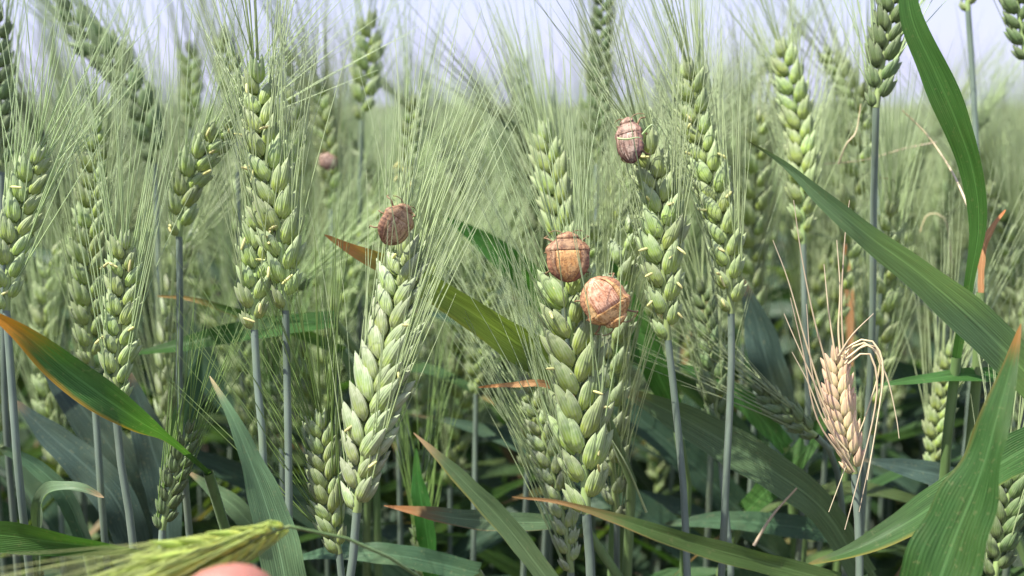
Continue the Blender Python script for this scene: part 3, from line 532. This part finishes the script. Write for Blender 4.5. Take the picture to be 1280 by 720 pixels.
def bug(label, x, y, d, ang, L, kind, pitch=0, roll=0, seed=0, squeeze=1.):
    rng = random.Random(seed); c = P(x, y, d); hl = L / 2 * MM
    h = RT * math.cos(rad(ang)) + UP * math.sin(rad(ang)); nrm = (CAM - c).normalized(); h = (h - nrm * h.dot(nrm)).normalized()
    f = h * math.cos(rad(pitch)) - nrm * math.sin(rad(pitch)); dz = nrm * math.cos(rad(pitch)) + h * math.sin(rad(pitch))
    Rr = Matrix.Rotation(rad(roll), 3, f); dz = Rr @ dz; xr = f.cross(dz)
    root = empty('stink_bug', c, label, 'bug', 'brown bugs sitting on the wheat')
    root.rotation_euler = Matrix((xr, f, dz)).transposed().to_euler()
    front, back, rim = BM[kind]; sc = np.array([hl * squeeze, hl, hl])
    s = np.linspace(0.10, 1, 26); an = np.linspace(0, 2 * math.pi, 30, endpoint=False)
    u = np.cos(an)[None, :] * np.ones((26, 1)); top = np.sin(an)[None, :] >= 0
    V = bsurf(np.repeat(s[:, None], 30, 1), u); V[..., 2] = np.where(top, V[..., 2], -V[..., 2] * .45); V[..., 2] -= .03
    U = np.stack([u, np.repeat(s[:, None], 30, 1)], -1)
    link('abdomen', to_mesh('abdomen', [(V.reshape(-1, 3) * sc, grid_faces(26, 30, True), U.reshape(-1, 2), 0)], [rim]), root)
    def cap(name, s0, s1, wf, lift, mat, n1=16, n2=15, mw=1.):
        g = np.linspace(0, 1, n1)[:, None] * np.ones((1, n2)); k = np.linspace(-1, 1, n2)[None, :] * np.ones((n1, 1))
        ss = s0 + (s1 - s0) * g; uu = k * wf(g)
        ed = np.clip(np.minimum(1 - np.abs(k), .25) / .25, 0, 1) * np.clip(np.minimum(g, 1 - g) / .08, 0, 1)
        V = bsurf(ss, uu); V[..., 2] += lift * (ed ** .5) - .035 * (1 - ed ** .5)
        U = np.stack([uu, ss], -1)
        link(name, to_mesh(name, [(V.reshape(-1, 3) * sc, grid_faces(n1, n2, False), U.reshape(-1, 2), 0)], [mat]), root)
    cap('pronotum', .115, .375, lambda g: .96 + 0 * g, .012, front)
    cap('scutellum', .355, .985, lambda g: np.interp(g, [0, .1, .3, .7, 1], [.56, .62, .62, .58, .46]), .026, back)
    for sg in (-1, 1):                                          # fore wings show beside the scutellum
        g = np.linspace(0, 1, 14)[:, None] * np.ones((1, 6)); k = np.linspace(0, 1, 6)[None, :] * np.ones((14, 1))
        ss = .37 + .55 * g; uu = sg * (.6 + (.22 * (1 - g ** 2) + .04) * k); V = bsurf(ss, uu); V[..., 2] += .018 * np.sin(k * math.pi)
        F = grid_faces(14, 6, False); F = F if sg < 0 else F[:, ::-1]
        link('wing', to_mesh('wing', [(V.reshape(-1, 3) * sc, F, np.stack([uu, ss], -1).reshape(-1, 2), 0)], [front]), root)
    hp = husk(.42 * hl, .86 * hl * squeeze, .30 * hl, 12, 9)
    hd = link('head', to_mesh('head', [xf(hp, rot('x', -106) , (0, .66 * hl, .08 * hl))], [front]), root)
    for sg in (-1, 1):
        an = np.linspace(0, math.pi, 7); pr = np.sin(an) * .05 * hl + 1e-6
        e = tube(np.stack([0 * an, 0 * an, -np.cos(an) * .05 * hl], 1), pr, 8)
        link('eye', to_mesh('eye', [xf(e, None, (sg * .36 * hl * squeeze, .80 * hl, .06 * hl))], [MAT['eye']]), hd)
        a = spline([(sg * .12 * hl, .93 * hl, -.06 * hl), (sg * .30 * hl, 1.08 * hl, -.12 * hl), (sg * .52 * hl, 1.12 * hl, -.2 * hl), (sg * .72 * hl, 1.05 * hl, -.3 * hl)], 12)
        link('antenna', to_mesh('antenna', [tube(a, np.linspace(.024, .018, 12) * hl, 5)], [MAT['leg']]), hd)
    for sg in (-1, 1):
        for k, (y0, y1) in enumerate(((.45, .85), (.15, .2), (-.1, -.55))):
            j = rng.uniform(-.08, .08)
            a = spline([(sg * .3 * hl, y0 * hl, -.15 * hl), (sg * .72 * hl * squeeze, (y1 + j) * hl, -.18 * hl), (sg * .86 * hl * squeeze, (y1 * 1.1 + j) * hl, -.45 * hl), (sg * .7 * hl * squeeze, (y1 * 1.25 + j) * hl, -.66 * hl)], 14)
            link('leg', to_mesh('leg', [tube(a, np.r_[np.linspace(.06, .035, 7), np.linspace(.035, .02, 7)] * hl, 6)], [MAT['leg']]), root)
def crossing_awn(seed, pts, r=.17):
    e = [c for c in HERO[seed][0].children if c.name.startswith('ear')][0]; b = HERO[seed][0].location + e.location
    c = spline([P(*q) for q in pts], 14) - np.array(b); link('awn', to_mesh('awn', [tube(c, np.linspace(r, .06, 14) * MM, 4)], [MAT['awn']]), e)
crossing_awn(11, [(742, 470, .262), (738, 400, .2565), (722, 320, .2535), (700, 210, .250)])
crossing_awn(11, [(708, 410, .263), (702, 350, .2585), (694, 290, .2555), (672, 170, .252)])
crossing_awn(11, [(757, 520, .262), (772, 430, .2565), (776, 350, .2535), (774, 230, .250)])
crossing_awn(16, [(500, 350, .261), (497, 300, .2555), (488, 250, .253), (474, 150, .250)])
crossing_awn(16, [(512, 360, .262), (512, 300, .257), (507, 240, .255), (500, 130, .252)])
crossing_awn(13, [(806, 250, .283), (797, 200, .2775), (788, 150, .275), (778, 60, .272)])
crossing_awn(13, [(772, 173, .2765), (784, 174, .2755), (799, 172, .2765), (806, 180, .279)], .30)
crossing_awn(13, [(803, 168, .280), (815, 156, .278), (822, 166, .279)], .3)
bug('round dark brown bug with an orange back, the upper of two touching bugs', 710, 322, .2622, 92, 12.0, 'brown', pitch=8, roll=4, seed=1, squeeze=1.05)
bug('round orange tan bug with pale streaks, the lower of two touching bugs', 756, 377, .2605, -58, 12.8, 'tan', pitch=4, roll=-6, seed=2, squeeze=1.06)
bug('narrow purplish brown bug near the top of the pale ear right of centre', 787, 176, .2825, 98, 12.2, 'purple', pitch=18, roll=-24, seed=3, squeeze=.74)
bug('tan bug tilted sideways on top of the large silvery ear', 495, 281, .2605, 60, 10.6, 'dull', pitch=5, roll=32, seed=4, squeeze=1.0)
bug('tiny blurred reddish bug deep in the crop at upper left of the tan bug', 410, 202, .412, 150, 7.4, 'purple', pitch=10, roll=0, seed=5)

# ------------------------------------------------------------------ held ear and hand
rh, eh = hero_stalk('yellow green ear bent over and held by fingertips at the bottom left', [(362, 658, .215), (325, 671, .21), (270, 695, .204), (215, 724, .198), (160, 756, .194)],
    [(400, 664, .216), (450, 680, .22), (530, 725, .235), (580, 800, .25)], 66, mat='lime', seed=70, roll=25, tilt=9, gap=.15, base=.3, awn=62, spread=6, per=6, awnmat='awn_lime', stemmat='stem_green', stem_r=.4, lean=(-.02, 0, -.10), r0=.17,
    group='wheat stalks standing close to the camera')
m, n = new_mat('skin'); tc = node(n, 'ShaderNodeTexCoord'); a = noise(n, 60, 4, tc.outputs['Object']); b_ = noise(n, 900, 2, tc.outputs['Object'])
c = ramp(n, a, [(.3, (.30, .115, .085)), (.7, (.38, .16, .12))])
p = node(n, 'ShaderNodeBsdfPrincipled'); n.links.new(c, p.inputs['Base Color']); p.inputs['Roughness'].default_value = .45
p.inputs['Subsurface Weight'].default_value = .25; p.inputs['Subsurface Radius'].default_value = (1, .35, .2); p.inputs['Subsurface Scale'].default_value = .003
bp = node(n, 'ShaderNodeBump'); bp.inputs['Strength'].default_value = .25; bp.inputs['Distance'].default_value = .0002; n.links.new(b_, bp.inputs['Height']); n.links.new(bp.outputs[0], p.inputs['Normal'])
o_ = node(n, 'ShaderNodeOutputMaterial'); n.links.new(p.outputs[0], o_.inputs[0]); MAT['skin'] = m
m, n = new_mat('sleeve_cloth'); tc = node(n, 'ShaderNodeTexCoord'); a = noise(n, 300, 4, tc.outputs['Object']); finish(n, ramp(n, a, [(.3, (.10, .13, .20)), (.7, (.16, .20, .29))]), .9, 0, a, .4, .0006); MAT['cloth'] = m
def skin_obj(name, chains, mat, parent, org, sub=2):
    """chains share their first vertex when it repeats an earlier point"""
    vs, es, rs = [], [], []
    for ch in chains:
        prev = None
        for (p_, r_) in ch:
            idx = next((i for i, q in enumerate(vs) if (q - p_).length < 1e-7), None)
            if idx is None: vs.append(p_.copy()); rs.append(r_); idx = len(vs) - 1
            if prev is not None and prev != idx: es.append((prev, idx))
            prev = idx
    me = bpy.data.meshes.new(name); me.from_pydata([tuple((q - org) * 20) for q in vs], es, [])
    ob = link(name, me, parent); ob.scale = (.05, .05, .05)
    sm = ob.modifiers.new('skin', 'SKIN'); ob.modifiers.new('sub', 'SUBSURF').levels = sub; ob.modifiers['sub'].render_levels = sub
    for i, sv in enumerate(me.skin_vertices[0].data): sv.radius = (rs[i] * 20, rs[i] * 20); sv.use_root = (i == 0)
    sm.use_smooth_shade = True
    dg = bpy.context.evaluated_depsgraph_get(); me2 = bpy.data.meshes.new_from_object(ob.evaluated_get(dg))
    ob.modifiers.clear(); ob.data = me2; me2.materials.clear(); me2.materials.append(mat); return ob
wrist = P(330, 1150, .185); org = P(330, 1600, .18)
hand_root = empty('person', org, 'fingertips of a hand holding the bent yellow green ear at the bottom edge', 'person')
palm = P(310, 980, .195); k = MM
def fing(base, pts, rr): return [(palm, 20 * k)] + [(base, rr[0] * k)] + [(P(*q), r_ * k) for q, r_ in zip(pts, rr[1:])]
ch = [[(wrist, 21 * k), (palm, 20 * k)],
      fing(P(215, 860, .20), [(212, 800, .222), (240, 745, .226), (278, 722, .2225)], [10, 9.2, 8.6, 7.2]),   # index behind the ear
      fing(P(262, 850, .212), [(262, 820, .238), (290, 780, .240), (318, 790, .228)], [10, 9.4, 8.8, 7.8]),
      fing(P(325, 860, .214), [(330, 850, .240), (345, 830, .238), (360, 850, .226)], [9.6, 9, 8.4, 7.4]),
      fing(P(385, 880, .210), [(392, 885, .232), (400, 872, .230), (402, 892, .220)], [8.6, 8, 7.4, 6.6]),
      [(palm, 20 * k), (P(300, 905, .178), 11.5 * k), (P(292, 825, .172), 10.2 * k), (P(284, 756, .177), 10.0 * k), (P(281, 723, .181), 7.2 * k)]]  # thumb in front
skin_obj('hand', ch, MAT['skin'], hand_root, org)
c = spline([wrist.lerp(org, .25) - org, wrist.lerp(org, .6) - org, org - org], 14)
link('sleeve', to_mesh('sleeve', [tube(c, np.linspace(31, 42, 14) * MM, 20)], [MAT['cloth']]), hand_root)

# ------------------------------------------------------------------ the crop behind: individual stalks
def local_ear(rng, zb, lean, n, scale, roll, bend):
    pts = [np.array([0, 0, zb]), np.array([lean * .4, 0, zb + .030]), np.array([lean + bend, bend * .4, zb + .062 + .012 * rng.random()]), np.array([lean * 1.6 + bend * 2.4, bend, zb + .086])]
    return ear_frames(pts, n, roll, scale, rng, view=np.array([0, -1., 0]), tilt=15)
def blade(rng, z0, az, L, W, arch):
    ca, sa = math.cos(az), math.sin(az); s = np.linspace(0, 1, 12); rise = rng.uniform(.65, 1.0)
    x = L * (s * .75); z = z0 + L * (rise * s - arch * s * s)
    p = np.stack([x * ca, x * sa, z], 1)[::-1]; w_ = (np.sin(np.clip(s[::-1] * .9 + .1, 0, 1) ** .7 * math.pi) ** .6 * W); w_[0] = .0003; w_[-1] = W * .5
    tw = rng.uniform(-.7, .7) + np.linspace(0, rng.uniform(-1.4, 1.4), 12)
    up = np.array([0, 0, 1.]); side = np.array([-sa, ca, 0]); nr = up[None] * np.cos(tw)[:, None] + side[None] * np.sin(tw)[:, None]
    return ribbon(p, w_, nr, 5, .12, wave=.06)
PROTO = []
for v in range(9):
    rng = random.Random(100 + v); zb = .695 + rng.uniform(-.012, .012); key = ('green', 'green', 'silver', 'deep', 'green', 'silver', 'green', 'deep', 'green')[v]
    lean = rng.uniform(-.012, .012); bend = rng.choice((-1, 1)) * rng.uniform(.0, .010); n_ = rng.randint(15, 19); scale = rng.uniform(.52, .64)
    cc, fr = local_ear(rng, zb, lean, n_, scale, rng.choice((0, 20, 50, 80)), bend)
    st = to_mesh('stem', [tube(spline([(rng.uniform(-.02, .02), 0, 0), (rng.uniform(-.006, .006), 0, .35), (0, 0, zb)], 10), np.linspace(1.6, .95, 10) * MM, 5)], [MAT['stem']])
    ax = to_mesh('ear_axis', [tube(cc, np.linspace(.9, .4, len(cc)) * MM, 4)], [MAT['rachis']])
    joined = []
    for p_, t, x, M, sz in fr:
        joined.append(xf(merge(spikelet_geo(rng, 5, 5, True)), M, p_, sz))
    awg = awns_geo(fr + fr[-1:] * 2, rng, rng.uniform(.052, .066), rng.uniform(6, 10), (rng.uniform(-.08, .08), 0, 0), 5 if v % 2 else 4, segs=4, r0=.27)
    aw = to_mesh('awns', awg, [MAT['awn']])
    lv = []
    for i in range(5 + (v % 2)):
        az = rng.uniform(-.5, .5) + (math.pi if i % 2 else 0)
        g = blade(rng, rng.uniform((.50, .56, .59, .44, .36, .48)[i], (.58, .63, .67, .52, .45, .56)[i]), az, rng.uniform(.13, .21), rng.uniform(.010, .015), rng.uniform(.4, 1.25))
        lv.append(to_mesh('leaf', [g], [MAT[rng.choice(('leaf_a', 'leaf_a', 'leaf_b', 'leaf_b', 'leaf_c'))]]))
    PROTO.append(dict(st=st, ax=ax, joined=to_mesh('ear', joined, [MAT[key]]), aw=aw, lv=lv, fr=fr, key=key, zb=zb))
def proto_tree(v, detail):
    P_ = PROTO[v]; r = empty('wheat_stalk', (0, 0, 0), '', 'wheat stalk'); kids = [link('stem', P_['st'], r)]
    if detail:
        e = link('ear', P_['ax'], r)
        for i, (p_, t, x, M, sz) in enumerate(P_['fr']):
            s = link('spikelet', spk_mesh(P_['key'], i % 4), e); s.matrix_local = Matrix.Translation(Vector(p_)) @ Matrix([list(q) for q in M]).to_4x4() @ Matrix.Scale(sz, 4)
    else: e = link('ear', P_['joined'], r)
    a = link('awns', P_['aw'], e); a['kind'] = 'stuff'
    for l in P_['lv']: link('leaf', l, r)
    return r
def copy_tree(o, parent=None):
    c = o.copy(); COL.objects.link(c); c.parent = parent
    for ch in o.children: copy_tree(ch, c)
    return c
def field_h(y, rng):
    m_ = np.interp(y, [.35, .8, 1.6, 5], [.985, .978, .962, .947]); return max(.86, min(1.06, m_ + rng.gauss(0, .030 if y < 3 else .018)))
# scattered places, nearest first
rng = random.Random(21); cell = .0425; cand = []
HALF = .47
for iy in range(0, 66):
    for ix in range(-44, 45):
        x = (ix + rng.uniform(-.45, .45)) * cell; y = .365 + (iy + rng.uniform(-.45, .45)) * cell
        if y < .355: continue
        cand.append((x, y))
inview = sorted([c for c in cand if abs(c[0]) < c[1] * HALF + .05 and c[1] < 1.6], key=lambda c: c[1])[:300]
first = {}
NEARL = 'green bearded wheat stalk among the densely standing crop close behind the sharp front ears'
FARL = 'green bearded wheat stalk in the soft focus rows further back in the field'
for i, (x, y) in enumerate(inview):
    v = rng.randrange(9); det = y < .72; k = (v, det)
    if k not in first: first[k] = proto_tree(v, det); o = first[k]
    else: o = copy_tree(first[k])
    o.location = (x, y, 0); az = (0 if rng.random() < .5 else math.pi) + rng.uniform(-.4, .4) if y < .55 else rng.uniform(0, 6.28)
    o.rotation_euler = (rng.gauss(0, rad(1.8)), rng.gauss(0, rad(2.4)), az)
    o['label'] = NEARL if det else FARL; o['category'] = 'wheat stalk'
    o['group'] = 'crop stalks close behind the front ears' if det else 'crop stalks further back'
    sc = field_h(y, rng); o.scale = (1, 1, sc)
MARKS = [(30, 'ear at the left edge'), (150, 'slim low ear with bending stem'), (240, 'right leaning ear'), (340, 'tall plump grained ear'), (420, 'short plump low ear'),
         (495, 'silvery ear with tan bug'), (600, 'thin shaded ear'), (710, 'two round bugs'), (810, 'ear with the purplish bug'), (905, 'straight blue grey stem'),
         (1000, 'even grained ear'), (1055, 'dry straw ear'), (1110, 'dark ear at the top edge'), (1215, 'tall curving leaf')]
ORD = ['nearest', 'second nearest', 'third nearest', 'fourth nearest', 'fifth nearest', 'sixth nearest', 'seventh nearest', 'eighth nearest', 'ninth nearest', 'tenth nearest']
seen_at = {}
for o in sorted([o for o in COL.objects if o.get('group') == 'crop stalks close behind the front ears'], key=lambda o: o.location.y):
    px = 640 + FPX * o.location.x / o.location.y; mx, nm = min(MARKS, key=lambda q: abs(q[0] - px)); k_ = ('left' if px < mx else 'right', nm)
    q = seen_at.get(k_, 0); seen_at[k_] = q + 1
    o['label'] = 'green stalk behind and %s of the %s, %s' % (*k_, ORD[q] if q < 10 else 'among the farther ones')
# the rest of the field, past the three hundred nearest, as one mass each
def lite_stalk(rng, far=False):
    zb = .70; lean = rng.uniform(-.012, .012); c = spline([(0, 0, zb), (lean * .5, 0, zb + .04), (lean * 1.5, .002, zb + .082)], 7)
    rr_ = np.array([.8, 5.2, 4.2, 5.6, 4.0, 4.0, .5]) * MM
    out = [tube(c, rr_, 5, 0), tube(np.array([[0, 0, .25], [0, 0, .5], [0, 0, zb]]), np.full(3, 1.3) * MM, 3, 2)]
    for k in range(5 if far else 10):
        a = rng.uniform(0, 6.28); p0 = c[rng.randrange(1, 6)]; d = unit(np.array([math.cos(a) * .2, math.sin(a) * .2, 1.])); L = rng.uniform(.05, .066)
        s = np.linspace(0, 1, 3)[:, None]; out.append(tube(p0 + d * L * s + np.array([math.cos(a), math.sin(a), 0]) * .006 * s * s, np.array([.3, .25, .08]) * MM * (1.8 if far else 1), 3, 1))
    for k in range(1 if far else 2):
        b = blade(rng, rng.uniform(.5, .66), rng.uniform(0, 6.28), rng.uniform(.13, .2), .012, rng.uniform(.4, 1.0)); sel = b
        V = b[0].reshape(12, 5, 3)[::3 if far else 2][:, [0, 2, 4]]; U = b[2].reshape(12, 5, 2)[::3 if far else 2][:, [0, 2, 4]]
        out.append((V.reshape(-1, 3), grid_faces(V.shape[0], 3, False), U.reshape(-1, 2), 3 + k))
    return merge(out)
def crowd(name, places, far, label, seed):
    rng = random.Random(seed); base = [lite_stalk(rng, far) for _ in range(10)]; out = []
    for x, y in places:
        b = base[rng.randrange(10)]; M = rot('z', rng.uniform(0, 360)) @ rot('x', rng.gauss(0, 2.5)); sc = field_h(y, rng)
        V = (b[0] * np.array([1, 1, sc])) @ M.T + np.array([x, y, 0]); out.append((V, b[1], b[2], b[3]))
    o = link(name, to_mesh(name, out, [MAT['green'], MAT['awn'], MAT['stem'], MAT['leaf_a'], MAT['leaf_b']]))
    o['kind'] = 'stuff'; tag(o, label, 'wheat crop'); return o
used = set(inview)
ymax = max(c[1] for c in inview)
mid = [c for c in cand if c not in used and (abs(c[0]) > c[1] * HALF + .05 or c[1] >= ymax) and abs(c[0]) < c[1] * .62 + .30]
# sides nearer than the front row, outside the view
for _ in range(230):
    y = rng.uniform(-.1, .36); x = rng.choice((-1, -1, 1)) * rng.uniform(max(.16, y * .47 + .13), .55); mid.append((x, y))
for _ in range(900):
    y = rng.uniform(3.0, 5.0); mid.append((rng.uniform(-1, 1) * (y * .6 + .3), y))
crowd('wheat_crop', mid, False, 'dense green wheat crop filling the field behind the separate stalks', 5)
far = []
for _ in range(6500):
    y = 5.0 * (60 / 5.0) ** (rng.random() ** .8); far.append((rng.uniform(-1, 1) * (y * .65), y))
crowd('distant_wheat', far, True, 'distant haze of green wheat heads along the horizon', 6)
# ------------------------------------------------------------------ ground
g = bpy.data.meshes.new('ground'); n_ = 24; ext = 900
ax = np.sign(np.linspace(-1, 1, n_)) * np.abs(np.linspace(-1, 1, n_)) ** 3 * ext
vs = [(x, y + 0, 0 + .004 * math.sin(x * 9) * (abs(x) < 3)) for y in ax for x in ax]
fs = [(r * n_ + c, r * n_ + c + 1, (r + 1) * n_ + c + 1, (r + 1) * n_ + c) for r in range(n_ - 1) for c in range(n_ - 1)]
g.from_pydata(vs, [], fs); g.materials.append(MAT['soil']); go = link('ground', g); go['kind'] = 'structure'
